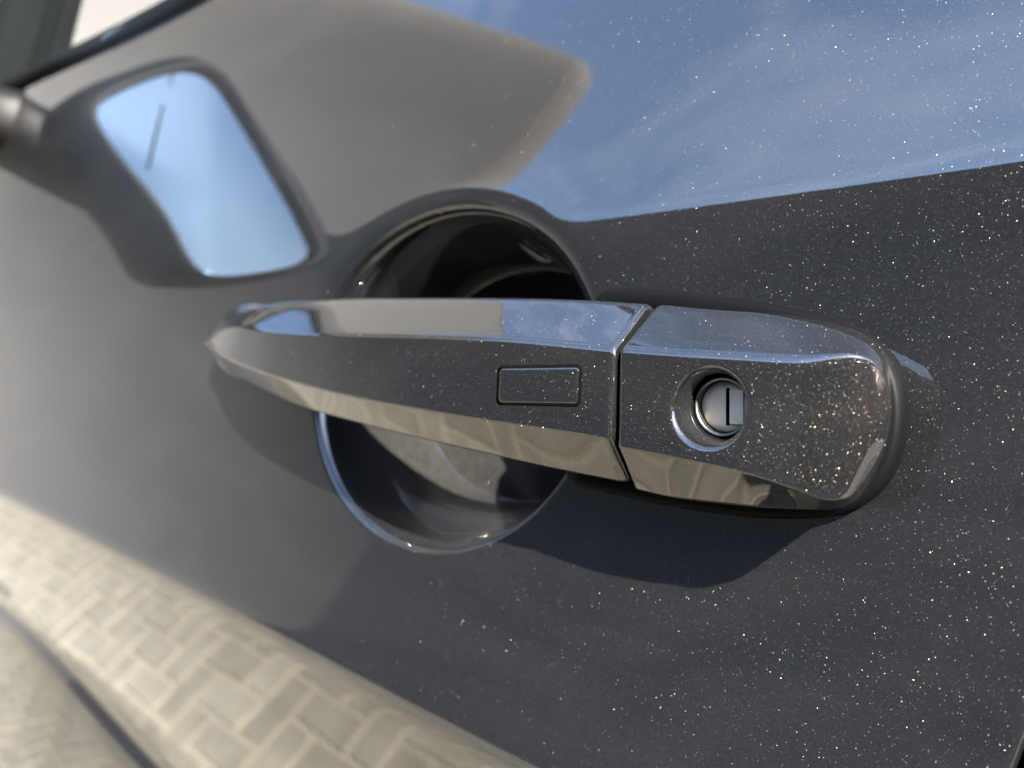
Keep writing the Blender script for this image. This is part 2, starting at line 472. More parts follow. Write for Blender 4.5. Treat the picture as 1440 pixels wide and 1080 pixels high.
glass_sheet(0.075, 0.85, 'rear_window_glass')
glass_sheet(0.90, 1.85, 'rear_quarter_glass')
def post(x0, x1, name, hgt=0.37, proud=0.004):
    P = []
    for h in np.linspace(-0.004, hgt, 20):
        b0 = belt_pt(x0, 0, 0.0); b1 = belt_pt(x1, 0, 0.0)
        y = TILT * h - 0.10 * h * (0.36 - h) + 0.011
        ring = [(x0, y + .03), (x0, y - proud + .001), (x0 + .001, y - proud), (x1 - .001, y - proud), (x1, y - proud + .001), (x1, y + .03)]
        P.append([[rx, b0[1] + ry, b0[2] + h] for rx, ry in ring])
    return grid_obj(name, np.array(P), M['trim'], car, smooth=False, flip=True)
post(-0.622, -0.596, 'window_divider'); post(-0.594, -0.570, 'window_divider')
post(0.003, 0.078, 'centre_pillar'); post(0.848, 0.902, 'rear_pillar')
P = []
for x in np.linspace(-1.0, 1.9, 80):
    b0 = belt_pt(x, 0.36, 0.011 + TILT * 0.36)
    P.append([b0 + np.array(o) for o in ((0, -.012, -.012), (0, -.016, 0), (0, -.010, .02), (0, .02, .045), (0, .10, .075), (0, .30, .10), (0, .75, .11))])
grid_obj('roof', np.array(P), M['paint'], car, flip=True)
P = np.array([[[x, y, z] for x in np.linspace(-1.55, 1.9, 10)] for y, z in ((0.05, H - 0.3), (0.50, H - 0.3), (0.75, H + 0.1), (0.80, H + 0.66))])
grid_obj('interior_lining', P, M['interior'], car)
P = np.array([[[x, y, z] for y in np.linspace(0.03, 0.8, 8)] for x, z in ((-1.05, H - 0.3), (-1.05, H + 0.12), (-1.30, H + 0.20), (-1.02, H + 0.60))])
grid_obj('dashboard', P, M['interior'], car)
# ------------------------------------------------------------------ door handle
def solve_x(u, yf, it=60):
    d = pdir(u, 540); x = -0.1
    for _ in range(it):
        x = 0.5 * x + 0.5 * (d[0] / d[1] * (float(yf(x)) + CAM_D))
    return x
def curve(pts, yf):
    xs, zs = [], []
    for u, v in pts:
        x = solve_x(u, yf); y = float(yf(x)); p = at_y(u, v, y)
        xs.append(p[0]); zs.append(p[2])
    return spline(xs, zs)

def section(pts, rads, nf, na):
    """closed rounded polygon: nf samples per straight, na per corner"""
    pts = [np.asarray(p, float) for p in pts]; n = len(pts); out = []
    T = []
    for i in range(n):
        p, a, b_ = pts[i], pts[i - 1], pts[(i + 1) % n]
        la, lb = np.linalg.norm(a - p), np.linalg.norm(b_ - p)
        da, db = (a - p) / (la + 1e-12), (b_ - p) / (lb + 1e-12)
        cosang = np.clip(np.dot(da, db), -0.9999, 0.9999); ang = math.acos(cosang)
        t = rads[i] / math.tan(ang / 2)
        t = min(t, 0.46 * la, 0.46 * lb)
        T.append((p + da * t, p, p + db * t))
    for i in range(n):
        s, c, e = T[i]
        for k in range(na):
            t = k / (na - 1)
            # rational quadratic close to an arc
            w = 0.78
            q = ((1-t)**2 * s + 2*w*t*(1-t) * c + t*t * e) / ((1-t)**2 + 2*w*t*(1-t) + t*t)
            out.append(q)
        nx = T[(i + 1) % n][0]
        for k in range(1, nf[i]):
            out.append(e + (nx - e) * k / nf[i])
    return np.array(out)

XS = solve_x(868, lambda x: -0.028)           # seam plane between grip and end cap
X_TIP = -0.2685
yC = spline([X_TIP, -0.2655, -0.258, -0.25, -0.235, -0.215, -0.19, -0.15, -0.11, XS, -0.06], [0.002, -0.0065, -0.0105, -0.0132, -0.0178, -0.0222, -0.0258, -0.0285, -0.0290, -0.0280, -0.0276])
yB = spline([X_TIP, -0.25, -0.22, -0.17, -0.11, XS, -0.06], [0.003, -0.0078, -0.0145, -0.0194, -0.0203, -0.0150, -0.013])
yD = lambda x: yC(x) - 0.0012
yE = spline([X_TIP, -0.25, -0.22, -0.17, -0.11, XS, -0.06], [0.003, -0.0068, -0.0155, -0.0225, -0.0238, -0.0225, -0.022])
zC = curve([(296, 477), (303, 467), (330, 461), (400, 467), (480, 471), (600, 473), (700, 476), (800, 483), (868, 489)], yC)
zB = curve([(297, 474), (301, 459), (310, 448), (330, 437), (380, 423), (470, 415), (600, 413), (700, 413), (800, 416), (905, 423)], yB)
zD = curve([(296, 480), (303, 493), (325, 507), (400, 533), (470, 552), (600, 577), (700, 593), (800, 607), (857, 617)], yD)
zE = curve([(297, 482), (301, 496), (312, 511), (340, 532), (430, 574), (500, 594), (600, 619), (700, 642), (780, 660), (870, 678)], yE)

BTN = None
def resample(p, n):
    L_ = np.concatenate([[0], np.cumsum(np.linalg.norm(np.diff(np.vstack([p, p[:1]]), axis=0), axis=1))])
    t = np.linspace(0, L_[-1], n, endpoint=False); pc = np.vstack([p, p[:1]])
    return np.stack([np.interp(t, L_, pc[:, 0]), np.interp(t, L_, pc[:, 1])], 1)
def rrect(x, z, cx, cz, hw, hh, r, slant=0.0):
    """signed distance to a rounded rectangle in the door plane"""
    dz = z - cz - slant * (x - cx); dx = x - cx
    qx = np.abs(dx) - (hw - r); qz = np.abs(dz) - (hh - r)
    return np.hypot(np.clip(qx, 0, None), np.clip(qz, 0, None)) + np.minimum(np.maximum(qx, qz), 0) - r
_b = at_y(756, 542, -0.0292)
BTN = (_b[0], _b[2], 0.0101, 0.0038, 0.0012, 0.0)
def grip_section(x, nf=(6, 4, 24, 90, 24, 4), na=9):
    B = (yB(x), zB(x)); Cc = (yC(x), zC(x)); D = (yD(x), zD(x)); E = (yE(x), zE(x))
    k = np.clip((x - X_TIP) / 0.05, 0.02, 1)
    A = (B[0] + 0.0062 * k, B[1] - 0.0030 * k)
    F = (E[0] + 0.0125 * k, E[1] + 0.0015 * k)
    # order: A -> B -> C -> D -> E -> F
    return section([A, B, Cc, D, E, F], [0.0030, 0.0036, 0.0026, 0.0011, 0.0012, 0.0030], nf, na)
Xg = np.concatenate([X_TIP + 0.03 * np.linspace(0, 1, 40)[:-1]**2, np.arange(X_TIP + 0.03, -0.112, 0.0009), np.arange(-0.1115, -0.0795, 0.00022), np.linspace(-0.0792, XS - 0.0019, 8)])
G = []
for x in Xg:
    s = grip_section(x); G.append(np.column_stack([np.full(len(s), x), s[:, 0], s[:, 1]]))
# rounded shoulder at the seam
last = G[-1]; cen = last[:, 1:].mean(0)
for k in range(1, 9):
    a = k / 8 * math.pi / 2; rr = 0.0014
    s = last.copy(); dv = s[:, 1:] - cen; ln = np.linalg.norm(dv, axis=1, keepdims=True)
    s[:, 1:] = cen + dv * (1 - rr * (1 - math.cos(a)) / ln); s[:, 0] += rr * math.sin(a); G.append(s)
G = np.array(G)
Gw = G.copy(); Gw[:, :, 2] += H
handle = grid_obj('door_handle', Gw, M['paint_handle'], car, wrap=True, caps=True, flip=True)
tag(handle, 'dark metallic pull handle with bevelled edges')

# request button: pillow of its own inside a dark ring painting the gap's shade
nb_u, nb_v = 60, 30
P = []
us = np.linspace(-1, 1, nb_u); vs_ = np.linspace(-1, 1, nb_v)
def squircle(uu, vv, hw, hh, r):
    x = uu * hw; z = vv * hh
    # pull the corners onto the rounded outline
    cx = np.clip(x, -(hw - r), hw - r); cz = np.clip(z, -(hh - r), hh - r)
    dx, dz = x - cx, z - cz
    mx = max(abs(dx), abs(dz)); ln = math.hypot(dx, dz)
    if ln > 1e-9: dx, dz = dx * mx / ln, dz * mx / ln
    return cx + dx, cz + dz
def face_y(X, Z):
    t = (Z - zD(X)) / (zC(X) - zD(X)); return float(yD(X) + (yC(X) - yD(X)) * t)
def rr_outline(hw, hh, r, n=12):
    out = []
    for cx, cz, a0 in ((hw - r, hh - r, 0), (-hw + r, hh - r, 90), (-hw + r, -hh + r, 180), (hw - r, -hh + r, 270)):
        for k in range(n): 
            a_ = R(a0 + 90 * k / (n - 1)); out.append((cx + r * math.cos(a_), cz + r * math.sin(a_)))
    return out
P = []
for hw, hh, r, up_ in ((BTN[2] + 0.00032, BTN[3] + 0.00032, 0.0015, -0.00001), (BTN[2] + 0.00030, BTN[3] + 0.00030, 0.0013, 0.00003), (BTN[2] - 0.0005, BTN[3] - 0.0005, 0.0009, 0.00003)):
    P.append([[BTN[0] + x, face_y(BTN[0] + x, BTN[1] + z) - up_, BTN[1] + z + H] for x, z in resample(np.array(rr_outline(hw, hh, r)), 160)])
grid_obj('button_gap_shade', np.array(P), M['shadow_gap'], handle, wrap=True, flip=True)
P = []
hw, hh = BTN[2] - 0.00018, BTN[3] - 0.00018
for a in us:
    row = []
    for c in vs_:
        x, z = squircle(a, c, hw, hh, 0.0010)
        X = BTN[0] + x; Z = BTN[1] + z
        t = (Z - zD(X)) / (zC(X) - zD(X)); yf = float(yD(X) + (yC(X) - yD(X)) * t)
        e = -float(rrect(np.array(X), np.array(Z), BTN[0], BTN[1], hw, hh, 0.0010))
        drop = 0.00012 * max(0, 1 - e / 0.0005)**2
        if e < 1e-5: drop = 0.0004
        row.append([X, yf - 0.00016 + drop, Z + H])
    P.append(row)
grid_obj('request_button', np.array(P), M['paint_handle'], handle)

# end cap with the key lock
XE = solve_x(1252, lambda x: -0.0188)
yCc = spline([XS, -0.065, -0.055, -0.045, -0.040, -0.036, XE], [-0.0281, -0.0281, -0.0277, -0.0262, -0.0246, -0.0226, -0.0188])
yBc = spline([XS, -0.06, -0.045, -0.038, XE], [-0.0148, -0.0150, -0.0155, -0.0162, -0.0182])
yDc = spline([XS, -0.065, -0.055, -0.045, -0.040, -0.036, XE], [-0.0292, -0.0291, -0.0286, -0.0268, -0.0250, -0.0228, -0.0188])
yEc = spline([XS, -0.06, -0.045, -0.038, XE], [-0.0228, -0.0232, -0.0224, -0.0208, -0.0182])
zBc = curve([(908, 427), (1000, 436), (1060, 440), (1130, 453), (1190, 470), (1222, 484), (1240, 496), (1252, 505)], yBc)
zCc = curve([(872, 489), (950, 494), (1050, 499), (1130, 502), (1190, 498), (1225, 503), (1252, 514)], yCc)
zDc = curve([(860, 626), (950, 643), (1040, 662), (1120, 687), (1170, 704), (1205, 702), (1252, 662)], yDc)
zEc = curve([(880, 686), (960, 703), (1050, 713), (1130, 717), (1180, 717), (1210, 711), (1252, 680)], yEc)
ZM = at_y(1252, 575, -0.0188)[2]
def rounded_end(f):
    def g_(x):
        e = np.sqrt(np.clip(1 - np.clip((np.asarray(x) - (XE - 0.0048)) / 0.0048, 0, 1)**3.6, 1e-7, 1))
        return ZM + (f(x) - ZM) * e
    return g_
zBc, zCc, zDc, zEc = [rounded_end(f) for f in (zBc, zCc, zDc, zEc)]
LOCK = at_y(996, 573, -0.0282)
def cap_section(x, nf=(6, 4, 30, 120, 24, 4), na=9):
    B = (yBc(x), zBc(x)); Cc = (yCc(x), zCc(x)); D = (yDc(x), zDc(x)); E = (yEc(x), zEc(x))
    A = (0.004, B[1] + 0.0012 * min(1, (XE - x) / 0.01)); F = (0.004, E[1] + 0.001)
    k = np.clip((XE - x) / 0.012, 0.15, 1)
    return section([A, B, Cc, D, E, F], [0.001, 0.0040 * k, 0.0022 * k, 0.0010 * k, 0.0012 * k, 0.001], nf, na)
Xc = np.concatenate([np.linspace(XS + 0.0016, XS + 0.004, 10)[:-1], np.arange(XS + 0.004, XE - 0.010, 0.00024), XE - 0.010 * (np.linspace(1, 0.02, 60)**1.8)])
K = []
for x in Xc:
    s = cap_section(x); K.append(np.column_stack([np.full(len(s), x), s[:, 0], s[:, 1]]))
first = K[0]; cen = first[:, 1:].mean(0); pre = []
for k in range(8, 0, -1):
    a = k / 8 * math.pi / 2; rr = 0.0010
    s = first.copy(); dv = s[:, 1:] - cen; ln = np.linalg.norm(dv, axis=1, keepdims=True)
    s[:, 1:] = cen + dv * (1 - rr * (1 - math.cos(a)) / ln); s[:, 0] -= rr * math.sin(a); pre.append(s)
K = np.array(pre + K)
lx, lz = LOCK[0], LOCK[2]
rl = np.hypot(K[:, :, 0] - lx, K[:, :, 2] - lz)
LR = 0.0062
frontc = K[:, :, 1] < (yCc(K[:, :, 0]) + 0.006)
sdl = LR - rl
wl_ = 0.00028
well = np.minimum(9.0 * wl_ * sp(sdl / wl_), 0.0120) * frontc
K[:, :, 1] += well
we = np.clip((K[:, :, 0] - (XE - 0.014)) / 0.014, 0, 1)**2
K[:, :, 0] -= we * (0.0046 * np.clip((ZM - K[:, :, 2]) / 0.018, 0, 1)**2 + 0.23 * np.clip(K[:, :, 1] + 0.0185, 0, 0.022))
Kw = K.copy(); Kw[:, :, 2] += H
cap = grid_obj('end_cap', Kw, M['paint_handle'], handle, wrap=True, caps=True, flip=True)
cap['label'] = 'wider end cap holding the key lock'

def lathe(name, prof, c, mat, parent, n=48, axis='y'):
    P = []
    for k in range(n):
        a = 2 * math.pi * k / n
        P.append([[c[0] + r * math.cos(a), c[1] + y, c[2] + r * math.sin(a) + H] for r, y in prof])
    P = np.array(P); P = np.concatenate([P, P[:1]], 0)
    return grid_obj(name, P, mat, parent)
LY = LOCK[1]
lathe('lock_collar', [(0.0053, 0.0125), (0.0053, 0.0056), (0.0052, 0.0053), (0.0049, 0.0053), (0.0047, 0.0056), (0.0046, 0.0080), (0.0046, 0.012)], (lx, LY, lz), M['lock_metal'], handle)
lathe('lock_cylinder', [(0.0046, 0.012), (0.0046, 0.0072), (0.0044, 0.0067), (0.0030, 0.0065), (0.00001, 0.0065)], (lx, LY, lz), M['lock_face'], handle)
box_obj('key_slot', (lx + 0.0006, LY + 0.0065, lz + H), (0.0007, 0.0003, 0.0066), M['shadow_gap'], handle, 0.0001)
box_obj('slot_shutter', (lx + 0.0023, LY + 0.0064, lz + H), (0.0026, 0.0005, 0.0062), M['lock_face'], handle, 0.00015)

# rubber seats under both ends
def gasket(name, outline, off, h, mat, parent):
    o = np.array(outline); n = len(o)
    tg = np.roll(o, -1, 0) - np.roll(o, 1, 0); nn = np.stack([tg[:, 1], -tg[:, 0]], 1); nn /= np.linalg.norm(nn, axis=1, keepdims=True)
    if np.sum(nn * (o - o.mean(0))) < 0: nn = -nn
    P = []
    for dr, dy in ((off, 0.002), (off, -h * 0.55), (off - 0.0006, -h * 0.9), (off - 0.0014, -h), (-0.007, -h), (-0.007, 0.002)):
        q = o + nn * dr
        P.append(np.stack([q[:, 0], skin_y(q[:, 0], q[:, 1]) + dy, q[:, 1] + H], -1))
    return grid_obj(name, np.array(P), mat, parent, wrap=True)
loop = np.array([at_y(u, v, -0.003)[[0, 2]] for u, v in ((835, 402), (900, 404), (950, 408), (1050, 420), (1130, 434), (1200, 456), (1245, 487), (1268, 528), (1276, 570), (1273, 620), (1261, 665), (1236, 702), (1200, 722), (1130, 730), (1050, 726), (950, 712), (880, 697), (800, 680), (795, 560))])
outl = resample(loop, 160)
for _ in range(14): outl = 0.5 * outl + 0.25 * (np.roll(outl, 1, 0) + np.roll(outl, -1, 0))
gasket('cap_gasket', outl, 0.0, 0.0045, M['rubber'], handle)
th = np.linspace(0, 2 * math.pi, 80, endpoint=False)[::-1]
xc0 = -0.252
outl = np.stack([xc0 + np.where(np.cos(th) < 0, 0.020, 0.022) * np.cos(th), zC(np.array(-0.25)) * 0.5 + zD(np.array(-0.25)) * 0.5 + 0.0115 * np.sin(th)], 1)
P = []
oc = outl.mean(0)
for sc_, hh_ in ((1.22, -0.0015), (1.20, 0.0002), (1.14, 0.0016), (1.02, 0.0032), (0.85, 0.0045), (0.6, 0.0055), (0.3, 0.006), (0.02, 0.0062)):
    q = oc + (outl - oc) * sc_
    P.append(np.stack([q[:, 0], skin_y(q[:, 0], q[:, 1]) - hh_, q[:, 1] + H], -1))
grid_obj('pivot_seat', np.array(P), M['paint_handle'], handle, wrap=True)

# ------------------------------------------------------------------ side mirror
def mirror_build(glass_poly, xm):
    """glass_poly: (y, z_rel) outline in the plane x = xm, facing the rear"""
    g = np.array(glass_poly); cen = g.mean(0)
    return g, cen
MIRROR_X = -0.57
glass = [(-0.008, 0.200), (-0.006, 0.216), (-0.042, 0.2745), (-0.070, 0.297), (-0.101, 0.281), (-0.163, 0.233), (-0.209, 0.191), (-0.217, 0.165), (-0.205, 0.130), (-0.140, 0.106), (-0.112, 0.122), (-0.080, 0.159), (-0.0395, 0.1815)]
#MIRROR_START
def smooth_loop(poly, n=96, it=3):
    p = np.array(poly, float)
    for _ in range(it):
        q = 0.75 * p + 0.25 * np.roll(p, -1, 0); r_ = 0.25 * p + 0.75 * np.roll(p, -1, 0)
        p = np.stack([q, r_], 1).reshape(-1, 2)
    L_ = np.concatenate([[0], np.cumsum(np.linalg.norm(np.diff(np.vstack([p, p[:1]]), axis=0), axis=1))])
    t = np.linspace(0, L_[-1], n, endpoint=False); pc = np.vstack([p, p[:1]])
    return np.stack([np.interp(t, L_, pc[:, 0]), np.interp(t, L_, pc[:, 1])], 1)
gl = smooth_loop(glass)
cen = gl.mean(0)
def off_loop(p, d):
    tg = np.roll(p, -1, 0) - np.roll(p, 1, 0); nn = np.stack([tg[:, 1], -tg[:, 0]], 1); nn /= np.linalg.norm(nn, axis=1, keepdims=True)
    if np.sum(nn * (p - p.mean(0))) < 0: nn = -nn
    return p + nn * d
rings = []
for d, dx in ((0.0, -0.006), (0.001, 0.005), (0.003, 0.007), (0.007, 0.006), (0.013, -0.004), (0.016, -0.03), (0.016, -0.06), (0.008, -0.095)):
    q = off_loop(gl, d); q[:, 0] -= 1.2 * d * np.clip((cen[0] - q[:, 0]) / 0.06, 0, 1); rings.append(np.stack([np.full(len(q), MIRROR_X + dx), q[:, 0], q[:, 1] + H], -1))
q = cen + (gl - cen) * 0.55; rings.append(np.stack([np.full(len(q), MIRROR_X - 0.12), q[:, 0], q[:, 1] + H], -1))
q = cen + (gl - cen) * 0.05; rings.append(np.stack([np.full(len(q), MIRROR_X - 0.128), q[:, 0], q[:, 1] + H], -1))
def tip(A_):
    A_ = np.array(A_); A_[..., 0] += -0.11 * (A_[..., 2] - H - cen[1]); return A_
mirror = grid_obj('side_mirror', tip(rings), M['mirror_shell'], car, wrap=True)
mirror['label'] = 'black shelled side mirror on the front of the door'
q0 = gl; P = [np.stack([np.full(len(gl), MIRROR_X - 0.003 - 0.004 * (1 - s * s)), cen[0] + (gl[:, 0] - cen[0]) * s, cen[1] + (gl[:, 1] - cen[1]) * s + H], -1) for s in (1.0, 0.8, 0.6, 0.4, 0.2, 0.01)]
grid_obj('mirror_glass', tip(P), M['glass_mirror'], mirror, wrap=True)
line = [(-0.0445, 0.277), (-0.0485, 0.250), (-0.0535, 0.220), (-0.0570, 0.195), (-0.0585, 0.178)]
P = []
for y, z in line:
    s_ = max(abs(y - cen[0]) / 0.11, abs(z - cen[1]) / 0.09); gx = MIRROR_X - 0.003 - 0.004 * (1 - min(1, s_)**2) + 0.0012
    P.append([[gx - 0.0004, y - 0.0011, z + H], [gx, y - 0.0009, z + H], [gx, y + 0.0009, z + H], [gx - 0.0004, y + 0.0011, z + H]])
grid_obj('divider_line', tip(P), M['shadow_gap'], mirror)
P = []
NA = 26
for i in range(NA):
    t = i / (NA - 1); ang = np.linspace(0, 2 * math.pi, 28, endpoint=False)
    y = 0.060 + (-0.055 - 0.060) * t
    fl = max(0, 1 - t / 0.35)**2
    rx = 0.030 + 0.022 * fl + 0.006 * t; rz = 0.020 + 0.010 * fl + 0.010 * t
    ca, sa = np.cos(ang), np.sin(ang)
    P.append(np.stack([MIRROR_X - 0.040 - 0.030 * t + rx * np.sign(ca) * np.abs(ca)**0.7, np.full(28, y), 0.176 + 0.016 * t + rz * np.sign(sa) * np.abs(sa)**0.7 + H], -1))
grid_obj('mirror_arm', np.array(P), M['mirror_shell'], mirror, wrap=True, flip=True)
# triangular sail piece at the window's front corner
P = []
for h in np.linspace(-0.004, 0.16, 12):
    t = np.clip(h / 0.16, 0, 1); x1 = -0.622 - 0.02 * t; x0 = -0.74 + 0.10 * t
    b0 = belt_pt(-0.63)
    y = TILT * h - 0.10 * h * (0.36 - h) - 0.004
    P.append([[rx, b0[1] + ry, b0[2] + h] for rx, ry in ((x0, y + .02), (x0, y - .006), ((x0 + x1) / 2, y - .010), (x1 - .004, y - .008), (x1, y - .004), (x1, y + .02))])
grid_obj('mirror_sail', np.array(P), M['trim'], car, flip=True)
#MIRROR_END

# ------------------------------------------------------------------ paved yard in herringbone
ground = mesh_obj('ground', [(-60, -60, -0.004), (60, -60, -0.004), (60, 60, -0.004), (-60, 60, -0.004)], [(0, 1, 2, 3)], M['sand'], None, False)
tag(ground, kind='structure')
def brick_mesh():
    bm = bmesh.new(); bmesh.ops.create_cube(bm, size=1)
    bmesh.ops.scale(bm, vec=(0.192, 0.092, 0.06), verts=bm.verts)
    bmesh.ops.translate(bm, vec=(0, 0, -0.03), verts=bm.verts)
    bmesh.ops.bevel(bm, geom=[e for e in bm.edges if all(v.co.z > -0.01 for v in e.verts)], offset=0.005, segments=1, affect='EDGES')
    me = bpy.data.meshes.new('brick'); bm.to_mesh(me); bm.free(); me.materials.append(M['paver']); return me
bme = brick_mesh()
PAVE_ROT = R(-2)
spots = []
w = 0.100
for i in range(-70, 70):
    for j in range(-70, 70):
        k = (i - j) % 4
        # herringbone: cells (i,j); horizontal brick starts where k==0, vertical where k==2
        if k == 0: spots.append(((i + 1) * w, (j + 0.5) * w, 0.0))
        elif k == 3: spots.append(((i + 0.5) * w, (j + 1) * w, math.pi / 2))
cr_, sr_ = math.cos(PAVE_ROT), math.sin(PAVE_ROT)
spots = [(x * cr_ - y * sr_ - 0.9, x * sr_ + y * cr_ - 1.0, a + PAVE_ROT) for x, y, a in spots]
FOC = (-0.85, -0.75)
spots = [s for s in spots if s[1] < 1.5]
spots.sort(key=lambda s: (s[0] - FOC[0])**2 + (s[1] - FOC[1])**2)
for x, y, a in spots[:300]:
    o = bpy.data.objects.new('brick', bme); C.objects.link(o); o.parent = ground
    o.location = (x, y, random.uniform(-0.0015, 0.0015)); o.rotation_euler = (random.gauss(0, .006), random.gauss(0, .006), a + random.gauss(0, .004))
bv = np.array([v.co for v in bme.vertices]); bf = [list(p.vertices) for p in bme.polygons]
V, F_ = [], []
for x, y, a in spots[300:]:
    c_, s_ = math.cos(a), math.sin(a); base = len(V) * len(bv) if False else sum(map(len, [])) 
    V.append(np.column_stack([bv[:, 0] * c_ - bv[:, 1] * s_ + x, bv[:, 0] * s_ + bv[:, 1] * c_ + y, bv[:, 2] + random.uniform(-.0015, .0015)]))
nbv = len(bv)
F_ = [[i + k * nbv for i in f] for k in range(len(V)) for f in bf]
rest = mesh_obj('paving', np.concatenate(V), F_, M['paver'], ground, False)
rest['kind'] = 'stuff'

# ------------------------------------------------------------------ building mirrored in the paint, plus unseen masses added to shape reflections
#ENV_START
def building(name, label, c0, c1, hgt, thick, wall_m, roof_m):
    """block whose near face runs from c0 to c1 on the ground"""
    root = bpy.data.objects.new(name, None); C.objects.link(root)
    c0, c1 = Vector((*c0, 0)), Vector((*c1, 0)); dr = (c1 - c0); ln = dr.length; dr.normalize()
    nr = Vector((-dr.y, dr.x, 0))
    if nr.dot(-c0) > 0: nr = -nr
    mid = (c0 + c1) / 2 + nr * thick / 2; ang = math.atan2(dr.y, dr.x)
    root.location = mid; root.rotation_euler = (0, 0, ang)
    tag(root, label, 'building')
    box_obj('wall', (0, 0, hgt / 2), (ln, thick, hgt), wall_m, root)
    box_obj('roof', (0, 0, hgt + 0.06), (ln + 0.16, thick + 0.16, 0.12), roof_m, root, 0.01)
    return root
root = building('building', 'pale grey rendered building ahead of the car', (-4.55, -4.15), (-6.9, -0.2), 3.0, 6.0, M['wall'], M['wall'])
# flared eaves: the roof leans out over the wall
ln = (Vector((-4.55, -4.15)) - Vector((-6.9, -0.2))).length
P = []
for z, o in ((2.3, 0.0), (2.32, 0.09), (2.9, 0.10), (3.5, 0.13), (4.0, 0.20), (4.4, 0.31), (4.8, 0.45), (5.1, 0.55), (5.28, 0.59), (5.40, 0.58), (5.48, 0.50), (5.62, 0.2), (5.82, -1.0)):
    hx, hy, rc = ln / 2 + o, 3.0 + o, 0.35
    P.append([[x, y, z] for x, y in rr_outline(hx, hy, rc, 8)])
grid_obj('eaves', np.array(P), M['wall'], root, wrap=True, caps=False, smooth=True)
box_obj('roof_deck', (0, 0, 5.78), (ln - 1.6, 4.2, 0.1), M['roof'], root)
building('reflection_block', 'tall pale block added behind the rendered building to grey the reflections', (-13.0, -4.2), (-15.0, 3.5), 20.0, 8.0, M['pale_wall'], M['roof'])  # unseen mass, added so the side glass mirrors grey instead of sky
wallr = bpy.data.objects.new('reflection_wall', None); C.objects.link(wallr); tag(wallr, 'dark grey curved wall added to darken and grade the paint reflections', 'wall')  # unseen wall, added; its curve grades the dark reflection along the door
P = []
for k in range(64):
    th_ = R(-8 + 150 * k / 63); c_, s_ = -math.cos(th_), -math.sin(th_)
    P.append([[c_ * r, s_ * r, z] for r, z in ((4.6, -0.02), (4.6, 2.58), (4.55, 2.585), (4.55, 2.64), (4.83, 2.64), (4.83, 2.585), (4.78, 2.58), (4.78, -0.02))])
o = grid_obj('wall_face', np.array(P), M['dark_clad'], wallr, smooth=True)
building('rear_dark_block', 'dark block added behind the car to darken reflections', (7.0, -8.0), (9.0, 3.0), 2.6, 4.0, M['dark_clad'], M['dark_clad'])  # unseen block, added to darken what the end cap mirrors

# ------------------------------------------------------------------ the photographer, mirrored in the end cap
EX, EY = Vector((math.sin(YAW), math.cos(YAW), 0)), Vector((-math.cos(YAW), math.sin(YAW), 0))
EZ = Vector((0, 0, 1)); LENS = Vector((0, -CAM_D, H))
def ph(r, f, z): return LENS + EX * r + EY * f + EZ * z
phone = bpy.data.objects.new('phone', None); C.objects.link(phone)
tag(phone, 'black phone held sideways, taking the picture', 'phone')
rotp = (0, 0, math.atan2(EX.y, EX.x))
box_obj('phone_body', ph(0.055, -0.0085, -0.024), (0.146, 0.0078, 0.071), M['phone_black'], phone, 0.0025, rotp)
box_obj('camera_bump', ph(0.0, -0.0036, 0.0), (0.034, 0.0022, 0.034), M['phone_black'], phone, 0.0008, rotp)
V_, E_, R_ = [], [], []
def pt(p, r, prev=None):
    V_.append(tuple(p)); R_.append(r if isinstance(r, tuple) else (r, r))
    if prev is not None: E_.append((prev, len(V_) - 1))
    return len(V_) - 1
PF = Vector((-.741, .671, 0)).normalized(); PR = Vector((PF.y, -PF.x, 0)); P0 = Vector((.72, -.60, 0))
def bp(a, b, z): return P0 + PF * a + PR * b + EZ * z
# squatting, right arm stretched to the phone, left hand on the knee
pel = pt(bp(0, 0, .42), (.155, .120)); wst = pt(bp(.05, 0, .57), (.145, .110), pel)
che = pt(bp(.15, 0, .76), (.165, .115), wst); ubk = pt(bp(.20, 0, .86), (.12, .09), che)
nek = pt(bp(.235, 0, .94), .055, ubk); jaw = pt(bp(.275, 0, 1.01), (.066, .072), nek); crn = pt(bp(.285, 0, 1.10), (.078, .088), jaw)
top_ = pt(bp(.282, 0, 1.165), (.05, .06), crn); nos = pt(bp(.363, 0, 1.04), .010, jaw)
for sy in (1, -1):
    hip = pt(bp(.03, sy * .09, .38), .095, pel); kn_ = pt(bp(.36, sy * .17, .50), .060, hip)
    ca_ = pt(bp(.24, sy * .155, .32), .055, kn_); an_ = pt(bp(.16, sy * .14, .09), .038, ca_); ft = pt(bp(.25, sy * .15, .045), .040, an_); to = pt(bp(.35, sy * .16, .035), .030, ft)
sh = pt(bp(.22, .17, .865), .062, ubk); el_ = pt(bp(.44, .22, .80), .042, sh); fa = pt(bp(.57, .17, .86), .037, el_)
wr = pt(ph(.215, -.030, -.005), .026, fa); pa = pt(ph(.172, -.012, -.030), (.034, .020), wr)
for z, ln_ in ((.002, .92), (-.018, 1.0), (-.037, .96), (-.055, .78)):
    k1 = pt(ph(.146, .004, z), .0095, pa); k2 = pt(ph(.146 - .040 * ln_, .008, z), .0085, k1); k3 = pt(ph(.146 - .062 * ln_, .007, z + .001), .0078, k2); pt(ph(.146 - .078 * ln_, .005, z + .002), .0065, k3)
t1 = pt(ph(.158, -.026, -.012), .0125, pa); t2 = pt(ph(.128, -.026, -.016), .0100, t1); pt(ph(.100, -.024, -.020), .0082, t2)
sh = pt(bp(.22, -.17, .865), .062, ubk); el_ = pt(bp(.24, -.27, .63), .042, sh); wr = pt(bp(.36, -.20, .585), .027, el_); pa = pt(bp(.415, -.175, .572), (.034, .020), wr)
